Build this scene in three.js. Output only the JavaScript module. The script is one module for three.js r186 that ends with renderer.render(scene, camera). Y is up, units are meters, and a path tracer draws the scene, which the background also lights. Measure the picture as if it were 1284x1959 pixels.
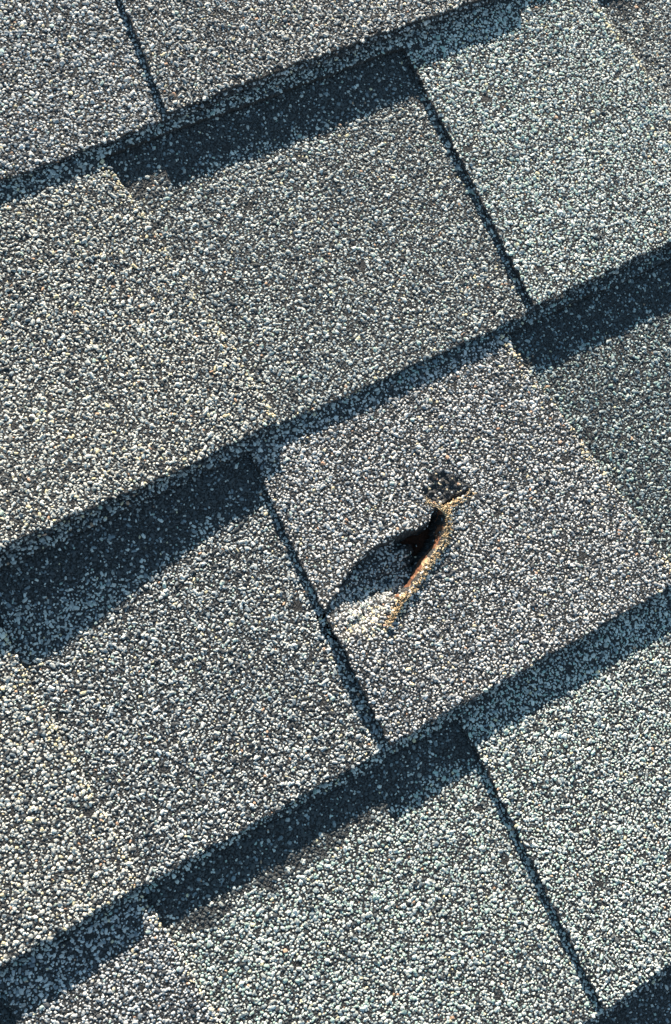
import * as THREE from 'three';

// ---------------------------------------------------------------- camera, sky, sun, exposure
const MM = 0.001;
const PITCH = THREE.MathUtils.degToRad(25);                 // roof slope
const scene = new THREE.Scene();
const roofTurn = new THREE.Matrix4().makeRotationX(PITCH);  // roof frame: x along the courses, y out of the roof, z down the slope
const toWorld = (x, y, z) => new THREE.Vector3(x, y, z).applyMatrix4(roofTurn);

const camera = new THREE.PerspectiveCamera(50, 671 / 1024, 0.02, 100);
{
  const pos = toWorld(-0.13994, 0.45329, 0.19527);
  const right = toWorld(0.86486, 0.23114, 0.44563);
  const up = toWorld(0.42536, 0.13403, -0.89505);
  const back = toWorld(-0.26661, 0.96364, 0.01761);
  camera.matrixAutoUpdate = true;
  camera.position.copy(pos);
  camera.quaternion.setFromRotationMatrix(new THREE.Matrix4().makeBasis(right, up, back));
}
const renderer = new THREE.WebGLRenderer({ antialias: true });
renderer.toneMapping = THREE.LinearToneMapping;
renderer.toneMappingExposure = 3.0;
renderer.shadowMap.enabled = true;

const SUN_LOW = THREE.MathUtils.degToRad(12.5), SUN_TURN = THREE.MathUtils.degToRad(20.5);
const sunDir = toWorld(Math.sin(SUN_TURN) * Math.cos(SUN_LOW), Math.sin(SUN_LOW), -Math.cos(SUN_TURN) * Math.cos(SUN_LOW)).normalize();
const sun = new THREE.DirectionalLight(new THREE.Color().setRGB(1, 0.89, 0.72), 5);
sun.position.copy(sunDir).multiplyScalar(4);
sun.castShadow = true;
sun.shadow.mapSize.set(4096, 4096);
Object.assign(sun.shadow.camera, { left: -1.4, right: 1.4, top: 1.4, bottom: -1.4, near: 0.1, far: 9 });
sun.shadow.bias = -0.0001;
scene.add(sun, sun.target);

{ // clear blue sky
  const w = 256, h = 128, d = new Float32Array(w * h * 4);
  for (let j = 0; j < h; j++) for (let i = 0; i < w; i++) {
    const el = ((j + 0.5) / h - 0.5) * Math.PI, y = Math.max(0, Math.sin(el));
    const az = ((i + 0.5) / w - 0.5) * 2 * Math.PI;
    const dir = new THREE.Vector3(Math.cos(el) * Math.cos(az), Math.sin(el), Math.cos(el) * Math.sin(az));
    const c = Math.max(0, dir.dot(sunDir));
    const k = Math.pow(1 - y, 3.2), g = 0.04 * Math.pow(c, 10);
    const o = (j * w + i) * 4;
    d[o] = 0.060 + 0.14 * k + g; d[o + 1] = 0.116 + 0.15 * k + g; d[o + 2] = 0.172 + 0.14 * k + g * 0.9; d[o + 3] = 1;
  }
  const sky = new THREE.DataTexture(d, w, h, THREE.RGBAFormat, THREE.FloatType);
  sky.mapping = THREE.EquirectangularReflectionMapping;
  sky.magFilter = sky.minFilter = THREE.LinearFilter;
  sky.needsUpdate = true;
  scene.background = sky; scene.environment = sky;
}

// ---------------------------------------------------------------- helpers
function rng(seed) { let a = seed >>> 0; return () => { a = (a + 0x6D2B79F5) >>> 0; let t = a; t = Math.imul(t ^ (t >>> 15), t | 1); t ^= t + Math.imul(t ^ (t >>> 7), t | 61); return ((t ^ (t >>> 14)) >>> 0) / 4294967296; }; }
const hash = (x, y) => { let h = Math.imul(x | 0, 374761393) ^ Math.imul(y | 0, 668265263); h = Math.imul(h ^ (h >>> 13), 1274126177); return ((h ^ (h >>> 16)) >>> 0) / 4294967296; };
function noise(x, y = 0) {                                  // -1 .. 1
  const i = Math.floor(x), j = Math.floor(y), fx = x - i, fy = y - j, sx = fx * fx * (3 - 2 * fx), sy = fy * fy * (3 - 2 * fy);
  const a = hash(i, j), b = hash(i + 1, j), c = hash(i, j + 1), e = hash(i + 1, j + 1);
  return ((a + (b - a) * sx) * (1 - sy) + (c + (e - c) * sx) * sy) * 2 - 1;
}
const lerp = (a, b, t) => a + (b - a) * t, clamp = (x, a = 0, b = 1) => Math.min(b, Math.max(a, x));
const smooth = (a, b, x) => { const t = clamp((x - a) / (b - a)); return t * t * (3 - 2 * t); };
function ramp(x, pts) { if (x <= pts[0][0]) return pts[0][1]; for (let i = 1; i < pts.length; i++) if (x <= pts[i][0]) return lerp(pts[i - 1][1], pts[i][1], (x - pts[i - 1][0]) / (pts[i][0] - pts[i - 1][0])); return pts[pts.length - 1][1]; }
function near(pts, u, v) {                                  // distance to a polyline and the place on it, 0 .. 1
  let best = 1e9, at = 0;
  for (let i = 1; i < pts.length; i++) {
    const [ax, ay] = pts[i - 1], [bx, by] = pts[i], dx = bx - ax, dy = by - ay;
    const t = clamp(((u - ax) * dx + (v - ay) * dy) / (dx * dx + dy * dy)), q = Math.hypot(u - ax - dx * t, v - ay - dy * t);
    if (q < best) { best = q; at = (i - 1 + t) / (pts.length - 1); }
  }
  return [best, at];
}
function inside(poly, u, v) {
  let r = false;
  for (let i = 0, j = poly.length - 1; i < poly.length; j = i++) {
    const [xi, yi] = poly[i], [xj, yj] = poly[j];
    if ((yi > v) !== (yj > v) && u < (xj - xi) * (v - yi) / (yj - yi) + xi) r = !r;
  }
  return r;
}
const used = {};
const numbered = n => { used[n] = (used[n] || 0) + 1; return used[n] === 1 ? n : n + '_' + String(used[n] - 1).padStart(3, '0'); };

// ---------------------------------------------------------------- materials
function noiseTexture(size, fill, srgb) {
  const d = new Uint8Array(size * size * 4);
  for (let j = 0; j < size; j++) for (let i = 0; i < size; i++) { const c = fill(i, j), o = (j * size + i) * 4; d[o] = c[0]; d[o + 1] = c[1]; d[o + 2] = c[2]; d[o + 3] = 255; }
  const t = new THREE.DataTexture(d, size, size); t.wrapS = t.wrapT = THREE.RepeatWrapping; t.magFilter = THREE.LinearFilter; t.minFilter = THREE.LinearMipmapLinearFilter; t.generateMipmaps = true;
  if (srgb) t.colorSpace = THREE.SRGBColorSpace; t.needsUpdate = true; return t;
}
const gritBump = noiseTexture(512, (i, j) => { const a = hash(i >> 1, j >> 1) * 0.6 + hash((i >> 2) + 900, j >> 2) * 0.4; const q = a * 255 | 0; return [q, q, q]; });
gritBump.repeat.set(12, 12);
const gritColor = noiseTexture(512, (i, j) => { const a = hash((i >> 1) + 77, (j >> 1) + 5), b = hash((i >> 3) + 7, j >> 3); const q = a > 0.94 ? 100 : 24 + 28 * a + 12 * b; return [q, q, q * 1.02]; }, true);
gritColor.repeat.set(12, 12);
const asphalt = new THREE.MeshStandardMaterial({ color: 0xffffff, map: gritColor, bumpMap: gritBump, bumpScale: 0.0004, roughness: 0.92 });
const farColor = noiseTexture(1024, (i, j) => { const a = hash((i >> 1) + 31, (j >> 1) + 17); const q = a > 0.62 ? 175 + 40 * hash(i >> 1, j >> 1) : a > 0.34 ? 120 + 50 * a : 45; return [q, q, q * 0.97]; }, true);
farColor.repeat.set(2, 2);
const farShingle = new THREE.MeshStandardMaterial({ color: 0xffffff, map: farColor, bumpMap: gritBump, bumpScale: 0.0008, roughness: 0.95 });
const stone = new THREE.MeshStandardMaterial({ color: 0xffffff, roughness: 0.82, flatShading: true });
const torn = new THREE.MeshStandardMaterial({ color: 0xffffff, vertexColors: true, roughness: 0.95 });
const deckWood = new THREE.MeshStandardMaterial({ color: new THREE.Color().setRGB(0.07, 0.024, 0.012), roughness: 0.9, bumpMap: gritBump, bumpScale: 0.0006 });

// ---------------------------------------------------------------- the courses of laminated shingles (millimetres in the roof frame: u along, v down the slope, h out)
const EXPOSE = 143, LAYER = 2.7, STEP = 2 * LAYER, RISE = STEP / EXPOSE, LENGTH = 325;
const UMIN = -410, UMAX = 410, FIRST = -1, LAST = 5;
const lift = (k, u, v) => {                                 // butts that have curled up a little
  const q = smooth(EXPOSE * k - 95, EXPOSE * k, v); let a = 0.05 + 0.2 * (0.5 + 0.5 * noise(u / 70 + 3.1 * k, k * 7));
  if (k === 1) a += 5.2 * smooth(-45, -150, u) * smooth(-430, -260, u);
  if (k === 2) a += 0.9 * smooth(-150, -230, u) * smooth(-430, -300, u) ;
  if (k === 0) a += 0.5 * smooth(0, 60, u) * smooth(150, 90, u);
  return a * q * q + 0.35 * noise(u / 38 + 9 * k, v / 38) * (k === 99 ? 0 : 1) * 0.5;
};
const butt = (k, u) => EXPOSE * k + 0.8 * noise(u / 55 + k * 5.3, 1) + 0.5 * noise(u / 5.1 + k * 11, 2) + 0.45 * noise(u / 1.7 + k * 3, 3);

// tabs of each course: [left at the upper end, left at the butt, right at the upper end, right at the butt]
const TABS = {
  '-1': [[-470, -478, -330, -322], [-210, -216, -62, -54], [70, 62, 190, 198], [330, 322, 450, 458]],
  0: [[-420, -428, -300, -292], [-232, -240, -138, -130], [8.4, -1.6, 176, 184], [300, 292, 420, 428]],
  1: [[-500, -508, -380, -372], [-176, -186, -36.2, -18.8], [116.8, 114.2, 221, 236], [352, 344, 470, 478]],
  2: [[-460, -470, -340, -332], [-290, -298, -159.8, -153.6], [-35.2, -38.4, 95.5, 118], [252, 244, 372, 380]],
  3: [[-400, -410, -310, -302], [-215.2, -222, -155.6, -143], [-4.0, -6.2, 152, 160], [290, 282, 430, 438]],
  4: [[-440, -448, -300, -292], [-166, -174, -66, -58], [78, 70, 196, 204], [320, 312, 430, 438]],
  5: [[-500, -508, -390, -382], [-250, -258, -120, -112], [-10, -18, 130, 138], [260, 252, 400, 408]],
};
const BAND = { '-1': 5, 0: 5, 1: 5.2, 2: 4.8, 3: 3.8, 4: 5, 5: 5 };          // how far the uncut part of the top layer shows below the next butt
const bandEnd = (k, u) => EXPOSE * (k - 1) + BAND[k] + 0.7 * noise(u / 60 + k, 41) + 0.4 * noise(u / 4.5 + k * 3, 42) + 0.25 * noise(u / 1.6, 43 + k);
const edgeL = (k, i, v) => { const T = TABS[k][i], t = (v - EXPOSE * (k - 1)) / EXPOSE; return lerp(T[0], T[1], t) + 0.9 * noise(v / 34 + k * 4 + i, 11) + 0.55 * noise(v / 4.2 + i * 7, 12 + k) + 0.35 * noise(v / 1.6, 13 + i + k); };
const edgeR = (k, i, v) => { const T = TABS[k][i], t = (v - EXPOSE * (k - 1)) / EXPOSE; return lerp(T[2], T[3], t) + 0.9 * noise(v / 34 + k * 4 + i, 21) + 0.5 * noise(v / 4.2 + i * 7, 22 + k) + 0.35 * noise(v / 1.6, 23 + i + k); };

// ---------------------------------------------------------------- the puncture in the tab of course 2
const RIM_UP = [[-41, 224.5], [-33.5, 220.6], [-26.3, 216.1], [-19.1, 212.2], [-10.1, 209.0], [-1.3, 207.4], [8.9, 208.3], [17.6, 209.7], [22.6, 209.0], [25.6, 206.3], [28.9, 205.3], [31.5, 206.6]];
const RIM_LOW = [[31.5, 206.6], [30.2, 210.6], [27.6, 214.5], [24.3, 218.0], [20.0, 221.1], [15.3, 222.6], [11.4, 225.0], [6.7, 227.8], [1.8, 230.5], [-4.2, 232.1], [-9.6, 232.4], [-14.7, 235.6], [-25.1, 237.6], [-32.5, 236.5], [-41, 233.5]];
const RIM = [...RIM_UP, ...RIM_LOW.slice(1)];
const RIDGE = [[32.2, 206.2], [30.9, 210.8], [28.0, 215.0], [24.4, 219.0], [19.8, 222.1], [15.4, 223.5], [11.2, 226.0], [7.0, 228.7], [1.9, 231.4], [-4.2, 233.0], [-8.4, 235.0], [-12.5, 237.9], [-17.3, 240.5]];
const ARM_A = [[31.1, 206.6], [35.9, 206.3], [41.5, 206.2], [47.5, 205.3]], ARM_B = [[31.1, 206.4], [28.3, 203.5], [25.1, 199.1]];
const CRACK = [[30.5, 205.6], [35.9, 204.9], [41.5, 204.7], [46.5, 204.2]];
const inHoleBox = (u, v) => u > -42 && u < 56 && v > 182 && v < 248;
function dent(u, v) {                                       // how far the surface is pushed in (mm)
  if (!inHoleBox(u, v)) return 0;
  let d = 0;
  const w = u + 0.5 * noise(u / 2.1, v / 2.1 + 40), z = v + 0.5 * noise(u / 2.3 + 60, v / 2.3);
  const [du] = near(RIM_UP, w, z), [dl] = near(RIM_LOW, w, z);
  if (inside(RIM, w, z)) {
    const a = (u + 33) / 64 + 0.07 * noise(v / 4.5 + 3, 61) + 0.04 * noise(v / 1.7, 62);
    const floor = ramp(a, [[-0.1, 1.1], [0, 2.0], [0.08, 3.4], [0.2, 5.0], [0.4, 6.2], [0.58, 7.6], [0.68, 11], [0.76, 15], [1, 16]]) + 0.5 * noise(u / 5, v / 5 + 9);
    const low = lerp(0.72, 5, smooth(-12, -5, u));
    d = Math.min(floor, du * 4.5 + 0.15, dl * low);
    const b = Math.hypot(u + 6, (v - 223) * 1.2); d += 2.6 * smooth(5, 1, b) * smooth(0.5, 3, dl);
  } else {
    d -= 0.9 * Math.exp(-Math.pow(near(RIDGE, u, v)[0] / 2.4, 2)) * smooth(-14, -4, u) + 0.5 * Math.exp(-Math.pow(near(RIM_UP.slice(3, 9), u, v)[0] / 3, 2));
    d += 0.5 * Math.exp(-Math.pow(near(RIM_UP.slice(5, 9), u, v)[0] / 1.0, 2));
  }
  const [dc, at] = near(CRACK, w, z); d += 3.4 * (1 - 0.75 * at) * smooth(1.25 - 0.5 * at, 0.2, dc);
  const p = Math.hypot((u - 34.5) / 10.5, (v - 199) / 8.5) + 0.25 * noise(u / 3, v / 3); d += (0.6 + 1.1 * noise(u / 2.3 + 8, v / 2.3) + 0.5 * noise(u / 0.9, v / 0.9 + 5)) * smooth(1.05, 0.5, p);
  return d;
}
const opened = (u, v) => inHoleBox(u, v) && u > 9 && dent(u, v) > 11.5 + 2.4 * noise(u / 2.4, v / 2.4 + 70);
const bare = (u, v) => {                                    // how much of the granule coat is gone
  if (!inHoleBox(u, v)) return 0;
  const p = Math.hypot((u - 34.5) / 10.5, (v - 199) / 8.5) + 0.3 * noise(u / 3, v / 3);
  return Math.max(0.45 * smooth(1.1, 0.6, p), smooth(1.6, 0.6, near(CRACK, u, v)[0]));
};

const bulge = (u, v) => u < -90 || u > 30 ? 0 : 2.3 * Math.exp(-Math.pow((u + 40) / 20, 2) - Math.pow((v - 242) / 24, 2)); // loose side of the torn tab
const tabTop = (k, u, v) => (v - EXPOSE * k) * RISE + lift(k, u, v) + (k === 2 ? bulge(u, v) - dent(u, v) : 0);
const baseTop = (k, u, v) => (v - EXPOSE * k) * RISE + lift(k, u, v) - LAYER - 0.06;

// a sheet with real thickness over a grid; cells that keep() refuses are left open
function sheet(cols, rows, at, top, thick, keep = () => true) {
  const nc = cols.length, nr = rows.length, P = [], UV = [], I = [];
  const pts = rows.map(t => cols.map(s => at(s, t)));
  const add = (u, v, h) => { P.push(u * MM, h * MM, v * MM); UV.push(u * MM, v * MM); return P.length / 3 - 1; };
  const T = pts.map(r => r.map(([u, v]) => add(u, v, top(u, v)))), B = pts.map(r => r.map(([u, v]) => add(u, v, top(u, v) - thick)));
  const K = []; for (let j = 0; j < nr - 1; j++) { K.push([]); for (let i = 0; i < nc - 1; i++) { const a = pts[j][i], c = pts[j + 1][i + 1]; K[j].push(keep((a[0] + c[0]) / 2, (a[1] + c[1]) / 2)); } }
  const wall = (p, q, n) => {
    const hp = top(...p), hq = top(...q), m = n ? 3 : 1;
    for (let s = 0; s < m; s++) {
      const x = thick * s / m, y = thick * (s + 1) / m;
      const a = add(p[0], p[1], hp - x), b = add(q[0], q[1], hq - x), c = add(q[0], q[1], hq - y), d = add(p[0], p[1], hp - y); I.push(a, c, b, a, d, c);
    }
  };
  for (let j = 0; j < nr - 1; j++) for (let i = 0; i < nc - 1; i++) {
    if (!K[j][i]) continue;
    I.push(T[j][i], T[j + 1][i], T[j][i + 1], T[j][i + 1], T[j + 1][i], T[j + 1][i + 1]);
    I.push(B[j][i], B[j][i + 1], B[j + 1][i], B[j][i + 1], B[j + 1][i + 1], B[j + 1][i]);
    const ok = (jj, ii) => K[jj] && K[jj][ii];
    if (!ok(j, i - 1)) wall(pts[j][i], pts[j + 1][i]);
    if (!ok(j, i + 1)) wall(pts[j + 1][i + 1], pts[j][i + 1]);
    if (!ok(j - 1, i)) wall(pts[j][i + 1], pts[j][i]);
    if (!ok(j + 1, i)) wall(pts[j + 1][i], pts[j + 1][i + 1]);
  }
  const g = new THREE.BufferGeometry();
  g.setAttribute('position', new THREE.Float32BufferAttribute(P, 3)); g.setAttribute('uv', new THREE.Float32BufferAttribute(UV, 2)); g.setIndex(I); g.computeVertexNormals();
  return g;
}
const spread = (a, b, step) => { const n = Math.max(1, Math.round((b - a) / step)); return Array.from({ length: n + 1 }, (_, i) => lerp(a, b, i / n)); };

// ---------------------------------------------------------------- roof
const roof = new THREE.Group();
roof.name = numbered('shingle_roof');
roof.rotation.x = PITCH;
roof.userData = { label: 'pitched roof of grey granule coated asphalt shingles with one punctured tab', category: 'roof', kind: 'thing' };
scene.add(roof);
function part(name, geometry, material, parent, label) {
  const m = new THREE.Mesh(geometry, material); m.name = numbered(name); m.castShadow = m.receiveShadow = true; if (label) m.userData.label = label; parent.add(m); return m;
}

{ // wooden deck below the shingles
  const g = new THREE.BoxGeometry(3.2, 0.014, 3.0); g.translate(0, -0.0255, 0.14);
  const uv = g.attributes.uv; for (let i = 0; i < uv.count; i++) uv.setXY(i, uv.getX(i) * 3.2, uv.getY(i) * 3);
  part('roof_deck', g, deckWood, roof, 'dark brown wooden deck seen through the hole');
}

// ---------------------------------------------------------------- mineral granules
function granuleShape(seed) {
  const g = new THREE.IcosahedronGeometry(1, 0), p = g.attributes.position, seen = {};
  const r = rng(seed);
  for (let i = 0; i < p.count; i++) {
    const key = [p.getX(i), p.getY(i), p.getZ(i)].map(x => x.toFixed(3)).join();
    const s = seen[key] ||= 0.72 + 0.5 * r();
    p.setXYZ(i, p.getX(i) * s, p.getY(i) * s, p.getZ(i) * s);
  }
  g.computeVertexNormals(); return g;
}
const SHAPES = [granuleShape(5), granuleShape(17), granuleShape(91)];
const PALETTE = { white: [0.55, 0.55, 0.53], grey: [0.35, 0.357, 0.355], slate: [0.19, 0.22, 0.245], dark: [0.055, 0.06, 0.066], cream: [0.60, 0.52, 0.36], rust: [0.42, 0.27, 0.19], green: [0.34, 0.42, 0.39] };
// share of [white, grey, slate, dark, cream, rust, green]
const MIX = {
  warm: [0.41, 0.26, 0.09, 0.19, 0.035, 0.007, 0.008], plain: [0.36, 0.27, 0.11, 0.22, 0.015, 0.005, 0.02], cool: [0.42, 0.20, 0.07, 0.125, 0.015, 0.005, 0.165],
  deep: [0.25, 0.21, 0.17, 0.315, 0.012, 0.006, 0.037], moss: [0.16, 0.18, 0.17, 0.36, 0.008, 0.006, 0.116], band: [0.06, 0.05, 0.11, 0.765, 0.004, 0.001, 0.01], litSeam: [0.40, 0.12, 0.02, 0.06, 0.36, 0.02, 0.02], edge: [0.02, 0.05, 0.08, 0.80, 0.035, 0.015, 0], torn: [0.28, 0.15, 0.05, 0.1, 0.36, 0.03, 0.03], bare: [0.04, 0.06, 0.07, 0.62, 0.15, 0.06, 0],
};
const KEYS = ['white', 'grey', 'slate', 'dark', 'cream', 'rust', 'green'];
const toneOf = (k, i) => { if (k === 0) return 'plain'; if (k === 1) return i === 2 ? 'cool' : i === 1 ? 'warm' : 'plain'; if (k === 2) return i === 2 ? 'plain' : i < 0 ? 'plain' : 'warm'; if (k === 3) return i === 2 ? 'cool' : 'plain'; return ['plain', 'cool', 'warm'][(i + k + 9) % 3]; };
const M4 = new THREE.Matrix4(), Q = new THREE.Quaternion(), Q2 = new THREE.Quaternion(), V = new THREE.Vector3(), SC = new THREE.Vector3(), AX = new THREE.Vector3(), UPV = new THREE.Vector3(0, 1, 0), NRM = new THREE.Vector3();
function pick(mix, r) { let x = r(); for (let i = 0; i < KEYS.length; i++) { x -= mix[i]; if (x < 0) return KEYS[i]; } return 'grey'; }
// the blend of each batch of shingle differs a little: dye of the granules of a tab (i) or of the layer between tabs (i = -1)
function dyeOf(k, i, u) {
  if (k === 0) return i >= 0 ? [1.02, 0.99, 0.97] : [1.0, 0.99, 1.0];
  if (k === 1) return i === 2 ? [1.04, 1.08, 1.06] : i >= 0 ? [1.04, 1.02, 0.97] : [0.96, 0.98, 0.96];
  if (k === 2) return i === 2 ? [1.05, 1.02, 1.03] : i >= 0 ? [1.05, 1.03, 0.98] : u > 40 ? [0.80, 0.88, 0.89] : [0.97, 0.98, 0.98];
  if (k === 3) return i === 2 ? [1.05, 1.09, 1.07] : i >= 0 ? [0.98, 0.98, 1.01] : [0.98, 1.02, 1.0];
  return NEUTRAL;
}
function Coat() { return { m: [], c: [] }; }
const NEUTRAL = [1, 1, 1];
function put(coat, r, u, v, h, size, kind, normal, flat = 0.5, dye = NEUTRAL) {
  Q.setFromUnitVectors(UPV, normal || UPV);
  AX.set(r() - 0.5, 0, r() - 0.5).normalize(); Q2.setFromAxisAngle(AX, (r() - 0.5) * 1.1); Q.multiply(Q2);
  Q2.setFromAxisAngle(UPV, r() * 6.283); Q.multiply(Q2);
  const s = size * MM; SC.set(s * (0.8 + 0.5 * r()), s * (flat + 0.25 * (r() - 0.5)), s * (0.72 + 0.35 * r()));
  V.set(u * MM, h * MM, v * MM); M4.compose(V, Q, SC); for (let i = 0; i < 16; i++) coat.m.push(M4.elements[i]);
  const p = PALETTE[kind], b = 0.8 + 0.4 * r(), t = (r() - 0.5) * 0.06; coat.c.push(p[0] * b * (1 + t) * dye[0], p[1] * b * dye[1], p[2] * b * (1 - t) * dye[2]);
}
function finish(coat, parent, seed) {
  const n = coat.m.length / 16; if (!n) return;
  const im = new THREE.InstancedMesh(SHAPES[seed % 3], stone, n);
  im.instanceMatrix = new THREE.InstancedBufferAttribute(new Float32Array(coat.m), 16);
  im.instanceColor = new THREE.InstancedBufferAttribute(new Float32Array(coat.c), 3);
  im.name = numbered('granules'); im.castShadow = im.receiveShadow = true; im.userData = { kind: 'stuff' }; parent.add(im);
}

// ---------------------------------------------------------------- lay the courses
const CELL = 1.24;
for (let k = LAST; k >= FIRST; k--) {
  const inView = k >= 0 && k <= 4, v1 = EXPOSE * k, v0 = v1 - LENGTH;
  // backing strip
  const holed = (u, v) => !((k === 2 || k === 3) && inHoleBox(u, v) && (inside(RIM, u, v) ? dent(u, v) > 0.3 : near(RIM, u, v)[0] < 1.5));
  const fineU = k === 2 || k === 3 ? [...spread(UMIN, -46, 2.5), ...spread(-45, 55, 1.1), ...spread(57.5, UMAX, 2.5)] : spread(UMIN, UMAX, inView ? 2 : 5);
  const upper = [...spread(v0, v1 - 160, 27), ...(k === 2 || k === 3 ? (k === 2 ? [...spread(v1 - 150, v1 - 106, 6), ...spread(v1 - 104, v1 - 40, 1.2), ...spread(v1 - 36, v1 - 4, 6)] : []) : spread(v1 - 150, v1 - 4, 10))];
  const rowsK = k === 3 ? [...spread(v0, 178, 12), ...spread(180, 250, 1.4), ...spread(256, v1 - 4, 9)] : upper;
  const stripGeo = sheet(fineU, [...rowsK, v1 - 1.5, v1], (u, v) => [u, v >= v1 - 1.6 ? v + butt(k, u) - v1 : v], (u, v) => baseTop(k, u, v), LAYER - 0.1, k === 2 || k === 3 ? holed : undefined);
  const strip = part('shingle_strip', stripGeo, asphalt, roof);
  const stripCoat = Coat(), tabs = [], coats = [];
  TABS[k].forEach((T, i) => {
    const torn2 = k === 2 && i === 2;
    const W = T[2] - T[0], cols = torn2 ? [...spread(0, 0.003, 0.003), ...spread(0.012, 0.66, 0.6 / W), ...spread(0.69, 0.985, 0.03), 1] : [0, ...spread(0.015, 0.985, (inView ? 5 : 10) / W), 1];
    const top = EXPOSE * (k - 1) + BAND[k];
    const rows = torn2 ? [...spread(top, 183, 1.6), ...spread(183.6, 246, 0.6), ...spread(247.5, v1 - 3, 1.6), v1 - 1.6, v1] : [...spread(top, v1 - 3, inView ? 1.6 : 4), v1 - 1.6, v1];
    const at = (s, v) => { const u = lerp(edgeL(k, i, v), edgeR(k, i, v), s); return [u, v >= v1 - 1.7 ? v - v1 + butt(k, u) - 1.3 - 0.6 * noise(u / 9, 31 + k) : v < top + 0.1 ? bandEnd(k, u) + 0.08 : Math.max(v, bandEnd(k, u) + 0.1)]; };
    const mesh = part('shingle_tab', sheet(cols, rows, at, (u, v) => tabTop(k, u, v), LAYER, torn2 ? (u, v) => !opened(u, v) : undefined), asphalt, roof, torn2 ? 'shingle tab torn open by a puncture hole' : undefined);
    tabs.push(mesh); coats.push(Coat());
  });
  const bandTop = EXPOSE * (k - 1) - 36;
  const band = part('shingle_headband', sheet(spread(UMIN, UMAX, inView ? 1.6 : 5), [bandTop, bandTop + 18, bandTop + 35, bandTop + 36 + BAND[k]], (u, v) => [u, v > bandTop + 35.5 ? bandEnd(k, u) : v], (u, v) => tabTop(k, u, v), LAYER), asphalt, roof), bandCoat = Coat();
  // granule coat over what shows of the course
  const r = rng(1000 + k * 37), lo = EXPOSE * (k - 1) - 7;
  for (let v = lo, row = 0; v < v1 + 1.5; v += CELL * 0.88, row++) for (let u0 = UMIN + (row & 1 ? CELL / 2 : 0); u0 < UMAX; u0 += CELL) {
    const u = u0 + (r() - 0.5) * 1.3, vv = v + (r() - 0.5) * 1.3, roll = r(), sizeRoll = r();
    let ti = -1, eL = 0, eR = 0;
    const bt = butt(k, u);
    for (let i = 0; i < tabs.length; i++) { const T = TABS[k][i]; if (u < Math.min(T[0], T[1]) - 3 || u > Math.max(T[2], T[3]) + 3) continue; eL = edgeL(k, i, vv); eR = edgeR(k, i, vv); if (u > eL + 0.1 && u < eR - 0.1 && vv < bt - 1.3) ti = i; }
    if (vv > bt + 0.15) continue;
    { // small bald pits
      const ci = Math.floor(u / 34), cj = Math.floor(vv / 34), px = (ci + 0.15 + 0.7 * hash(ci, cj + 500)) * 34, py = (cj + 0.15 + 0.7 * hash(ci + 500, cj)) * 34;
      if (hash(ci + 90, cj + 90) < 0.55 && Math.hypot(u - px, (vv - py) * 1.3) < 0.9 + 1.5 * hash(ci + 7, cj + 3) + 0.5 * noise(u, vv)) continue;
    }
    const onBand = vv < bandEnd(k, u) - 0.1; if (onBand) ti = -1;
    const tone = ti >= 0 ? toneOf(k, ti) : k === 2 && u > 40 ? 'moss' : k === 1 && u > -60 && u < 130 && r() < 0.5 ? 'deep' : k === 2 && u > -170 && u < -20 && r() < 0.3 ? 'deep' : k === 3 && u > -160 && u < 0 ? 'cool' : toneOf(k, -1);
    let mix = MIX[tone], size = 0.43 + 0.52 * sizeRoll * sizeRoll + (sizeRoll > 0.96 ? 0.22 : 0);
    const blot = noise(u / 24 + k, vv / 24) * 0.6 + noise(u / 9, vv / 9 + k) * 0.4;
    if (blot > 0.18 && roll < (blot - 0.18) * 0.9) mix = MIX.deep;
    let h, normal = null;
    if (onBand) h = tabTop(k, u, vv);
    else if (ti >= 0) {
      h = tabTop(k, u, vv);
      if (u > eR - 2.6 + 1.8 * noise(vv / 7, 81 + k) && roll < 0.6 + 0.5 * noise(vv / 13, 82 + k)) mix = MIX.litSeam;  // pale limestone grains, increased to paint the sunlit right edge of the tab
      if (k === 2 && inHoleBox(u, vv)) {
        if (opened(u, vv)) continue;
        const e = 0.35, gx = (tabTop(k, u + e, vv) - tabTop(k, u - e, vv)) / (2 * e), gz = (tabTop(k, u, vv + e) - tabTop(k, u, vv - e)) / (2 * e), st = Math.hypot(gx, gz);
        if (st > 2.3 && roll < 0.8) continue;                 // the coat has crumbled off the torn wall
        if (u > 5 && inside(RIM, u, vv) && roll < 0.75 * smooth(6, 14, u + 2.5 * noise(u / 3, vv / 3))) continue; // coat left off the torn flap end, bare asphalt painting the shade deeper in
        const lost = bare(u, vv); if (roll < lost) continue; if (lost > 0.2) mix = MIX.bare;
        normal = NRM.set(-gx, 1, -gz).normalize();
        const rim = near(RIDGE, u, vv)[0];
        if (rim < 0.9 && roll < 0.6) continue;
        if (rim < 3.4 && roll < 0.6) mix = MIX.torn;
        if (u > -28 && u < -5 && vv > 230 && vv < 242 && roll < 0.85) mix = MIX.torn;  // cream tint paints the sunlit fan of the slope
      }
    } else {
      h = baseTop(k, u, vv);
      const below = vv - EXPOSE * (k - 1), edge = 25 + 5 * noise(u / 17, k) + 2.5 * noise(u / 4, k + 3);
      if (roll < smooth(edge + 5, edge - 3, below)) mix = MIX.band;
    }
    put(onBand ? bandCoat : ti >= 0 ? coats[ti] : stripCoat, r, u, vv, h + size * 0.04, size, pick(mix, r), normal, 0.5, dyeOf(k, ti, u));
  }
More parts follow.
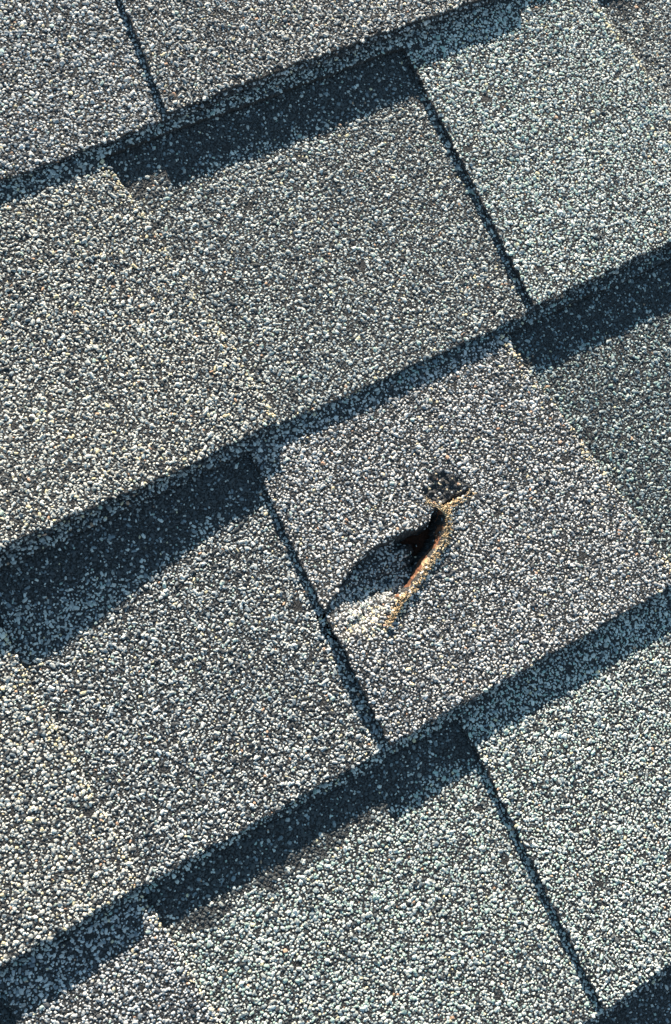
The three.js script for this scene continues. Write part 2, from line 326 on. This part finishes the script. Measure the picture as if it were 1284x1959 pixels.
  if (k === 2) for (let n = 0; n < 520; n++) { // granules on the lower left slope of the puncture, tinted cream for its sunlit part
    const u = lerp(-34, 0, r()), v = lerp(222, 242, r()), d = dent(u, v); if (d < 0.15) continue;
    put(coats[2], r, u, v, tabTop(2, u, v) + 0.15, 0.45 + 0.4 * r(), pick(v > 231 ? MIX.torn : MIX.plain, r), null, 0.6);
  }
  // grit along the cut lower edges, coloured dark to carry the shade on these faces
  for (let u = UMIN; u < UMAX; u += 0.75) {
    const bt = butt(k, u), v = bt + 0.05, tb = baseTop(k, u, v);
    if (r() < 0.75) put(stripCoat, r, u + r(), v, tb - 0.3 - r() * LAYER * 0.8, 0.4 + 0.4 * r(), pick(MIX.edge, r), null, 0.8);
    for (let i = 0; i < tabs.length; i++) if (u > edgeL(k, i, bt) && u < edgeR(k, i, bt) && r() < 0.7) put(coats[i], r, u + r(), bt - 1.3, tabTop(k, u, bt) - 0.3 - r() * LAYER, 0.4 + 0.35 * r(), pick(MIX.edge, r), null, 0.8);
  }
  // grit along the cut tab sides, painted dark on the shaded left, pale on the sunlit right
  for (let i = 0; i < tabs.length; i++) for (let v = EXPOSE * (k - 1) + BAND[k] + 0.5; v < v1 - 2; v += 1.1) {
    const a = edgeL(k, i, v), b = edgeR(k, i, v);
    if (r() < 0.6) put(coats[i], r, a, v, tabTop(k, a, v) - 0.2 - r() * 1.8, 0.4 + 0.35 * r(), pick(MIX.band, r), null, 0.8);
    for (let n = 0; n < 2; n++) if (r() < 0.5 + 0.45 * noise(v / 11, 83 + i + k)) put(coats[i], r, b + 0.2 - 0.5 * n, v + r(), tabTop(k, b, v) + 0.25 - r() * 1.2, 0.4 + 0.4 * r(), pick(MIX.litSeam, r), null, 0.8);
  }
  finish(stripCoat, strip, k + 9); finish(bandCoat, band, k + 10);
  tabs.forEach((t, i) => finish(coats[i], t, i + k + 9));

  if (k === 2) { // torn mat along the lip of the puncture
    const host = tabs[2], P = [], C = [], I = [], q = rng(77);
    const tint = (x) => { const a = [0.56, 0.47, 0.33], b = [0.45, 0.31, 0.17], c = [0.22, 0.16, 0.11], m = x < 0.5 ? lerp3(a, b, x * 2) : lerp3(b, c, x * 2 - 1); return m; };
    const lerp3 = (a, b, t) => a.map((x, i) => lerp(x, b[i], t));
    function ridge(line, w0, w1, hgt) {
      const pts = new THREE.CatmullRomCurve3(line.map(([u, v]) => new THREE.Vector3(u, 0, v))).getSpacedPoints(Math.max(4, Math.round(new THREE.CatmullRomCurve3(line.map(([u, v]) => new THREE.Vector3(u, 0, v))).getLength() * 2.2)));
      const start = P.length / 3, m = 6;
      pts.forEach((p, i) => {
        const t = i / (pts.length - 1), a = pts[Math.max(0, i - 1)], b = pts[Math.min(pts.length - 1, i + 1)], dx = b.x - a.x, dz = b.z - a.z, L = Math.hypot(dx, dz) || 1;
        const wd = lerp(w0, w1, t) * (0.7 + 0.55 * q() + 0.45 * noise(i / 5, 51)), wob = (q() - 0.5) * 0.8 + 0.6 * noise(i / 4, 52);
        const nx = -dz / L, nz = dx / L, cu = p.x + nx * wob, cv = p.z + nz * wob, base = (cv - EXPOSE * 2) * RISE + bulge(cu, cv) + (line[0][0] > 24 && line[0][1] < 207 ? 0.6 : 1.2), col = tint(clamp(0.38 + 0.6 * noise(i / 3.5 + line[0][0], line.length) + 0.5 * (q() - 0.5)));
        for (let s = 0; s < m; s++) {
          const f = s / (m - 1) * 2 - 1, hh = base + hgt * (1 - f * f) * (0.3 + 1.2 * q() + 0.5 * noise(i / 3, 53)) - 0.5 - 0.9 * f * f;
          P.push((cu + nx * wd * f) * MM, hh * MM, (cv + nz * wd * f) * MM); const j = 0.85 + 0.3 * q(); C.push(col[0] * j, col[1] * j, col[2] * j);
        }
      });
      for (let i = 0; i < pts.length - 1; i++) for (let s = 0; s < m - 1; s++) { const a = start + i * m + s; I.push(a, a + 1, a + m, a + 1, a + m + 1, a + m); }
    }
    // the lip: short broken pieces of the mat, each with its own width, height and offset
    const lip = new THREE.CatmullRomCurve3(RIDGE.map(([u, v]) => new THREE.Vector3(u, 0, v))).getSpacedPoints(120).map(p => [p.x, p.z]);
    for (let i = 0; i < 104;) {
      const n = 4 + Math.floor(q() * 9), piece = lip.slice(i, Math.min(i + n + 1, 119)); if (piece.length < 3) break;
      const ou = (q() - 0.6) * 1.3, ov = (q() - 0.6) * 1.3, w = (i > 80 ? 0.45 : 0.75) + 0.85 * q() * q();
      ridge(piece.map(([u, v]) => [u + ou, v + ov]), w * (0.5 + 0.7 * q()), w * (0.3 + 0.7 * q()), 0.15 + 0.75 * q()); i += n - 1 + Math.floor(q() * 2.6);
    }
    ridge(ARM_A.slice(0, 3), 1.0, 0.45, 0.6); ridge(ARM_A.slice(2), 0.35, 0.15, 0.3); ridge([[30.8, 206.2], [29.6, 205.0], [28.2, 203.4]], 0.7, 0.3, 0.4); ridge([[27.2, 202.2], [25.9, 200.2]], 0.4, 0.2, 0.3);
    { // brown torn layers hanging on the inside of the right wall
      const st = P.length / 3, N = 70, m = 7;
      for (let i = 0; i <= N; i++) for (let s = 0; s < m; s++) {
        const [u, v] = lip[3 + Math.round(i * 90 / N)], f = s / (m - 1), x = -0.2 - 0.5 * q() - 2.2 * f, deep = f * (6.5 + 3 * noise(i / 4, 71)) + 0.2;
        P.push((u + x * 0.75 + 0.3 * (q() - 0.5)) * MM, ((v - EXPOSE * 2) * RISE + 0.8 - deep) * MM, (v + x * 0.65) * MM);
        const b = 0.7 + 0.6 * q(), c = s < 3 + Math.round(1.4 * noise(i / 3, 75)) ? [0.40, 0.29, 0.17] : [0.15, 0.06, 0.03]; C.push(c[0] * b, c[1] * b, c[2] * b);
      }
      for (let i = 0; i < N; i++) for (let s = 0; s < m - 1; s++) { const a = st + i * m + s; I.push(a, a + 1, a + m, a + 1, a + m + 1, a + m); }
    }
    // frayed glass fibres and crumbs
    for (let n = 0; n < 520; n++) {
      const line = n < 430 ? RIDGE : n < 480 ? ARM_A : ARM_B, t = q() * (line.length - 1.001), i = Math.floor(t), f = t - i;
      const u = lerp(line[i][0], line[i + 1][0], f) + (q() - 0.35) * 2.6, v = lerp(line[i][1], line[i + 1][1], f) + (q() - 0.35) * 2.6, h = (v - EXPOSE * 2) * RISE + bulge(u, v) + 0.8 + q() * 0.6;
      const an = q() * 6.28, L = 0.5 + q() * q() * 2.6, wd = 0.12 + 0.3 * q(), dx = Math.cos(an), dz = Math.sin(an), b = P.length / 3, col = tint(q() * 0.7), rise = (q() - 0.35) * 0.9;
      for (const [x, y, z] of [[-L / 2, 0, -wd], [-L / 2, 0, wd], [L / 2, rise, wd * 0.4], [L / 2, rise, -wd * 0.4], [0, wd + rise / 2 + 0.1, 0]]) { P.push((u + dx * x - dz * z) * MM, (h + y) * MM, (v + dz * x + dx * z) * MM); C.push(...col); }
      I.push(b, b + 1, b + 4, b + 1, b + 2, b + 4, b + 2, b + 3, b + 4, b + 3, b, b + 4, b, b + 2, b + 1, b, b + 3, b + 2);
    }
    const g = new THREE.BufferGeometry(); g.setAttribute('position', new THREE.Float32BufferAttribute(P, 3)); g.setAttribute('color', new THREE.Float32BufferAttribute(C, 3)); g.setIndex(I); g.computeVertexNormals();
    const te = part('torn_mat', g, torn, host, 'tan frayed fibreglass mat along the lip of the hole'); te.userData.kind = 'stuff';
  }
}

// the roof goes on round the part in view: the same shingles, their coat now too fine to pick apart
for (let k = -5; k <= 9; k++) {
  const v1 = EXPOSE * k, r = rng(5000 + k), spans = k >= FIRST && k <= LAST ? [[-1500, UMIN - 2], [UMAX + 2, 1500]] : [[-1500, -500], [-498, 498], [500, 1500]];
  for (const [a, b] of spans) {
    const plain = (u, v) => (v - v1) * RISE;
    part('shingle_strip', sheet(spread(a, b, 50), [v1 - 250, v1 - 120, v1], (u, v) => [u, v], (u, v) => plain(u, v) - LAYER - 0.06, LAYER - 0.1), farShingle, roof);
    for (let u = a + 8 + 60 * r(); u < b - 90;) {
      const w = 80 + 70 * r(), e = Math.min(u + w, b - 4);
      part('shingle_tab', sheet([0, 1], [v1 - EXPOSE - 30, v1 - EXPOSE / 2, v1 - 1.3], (s, v) => { const t = (v - v1 + EXPOSE) / EXPOSE; return [lerp(u - 8 * t, e + 8 * t, s), v]; }, plain, LAYER), farShingle, roof);
      u = e + 60 + 70 * r();
    }
  }
}

renderer.render(scene, camera);
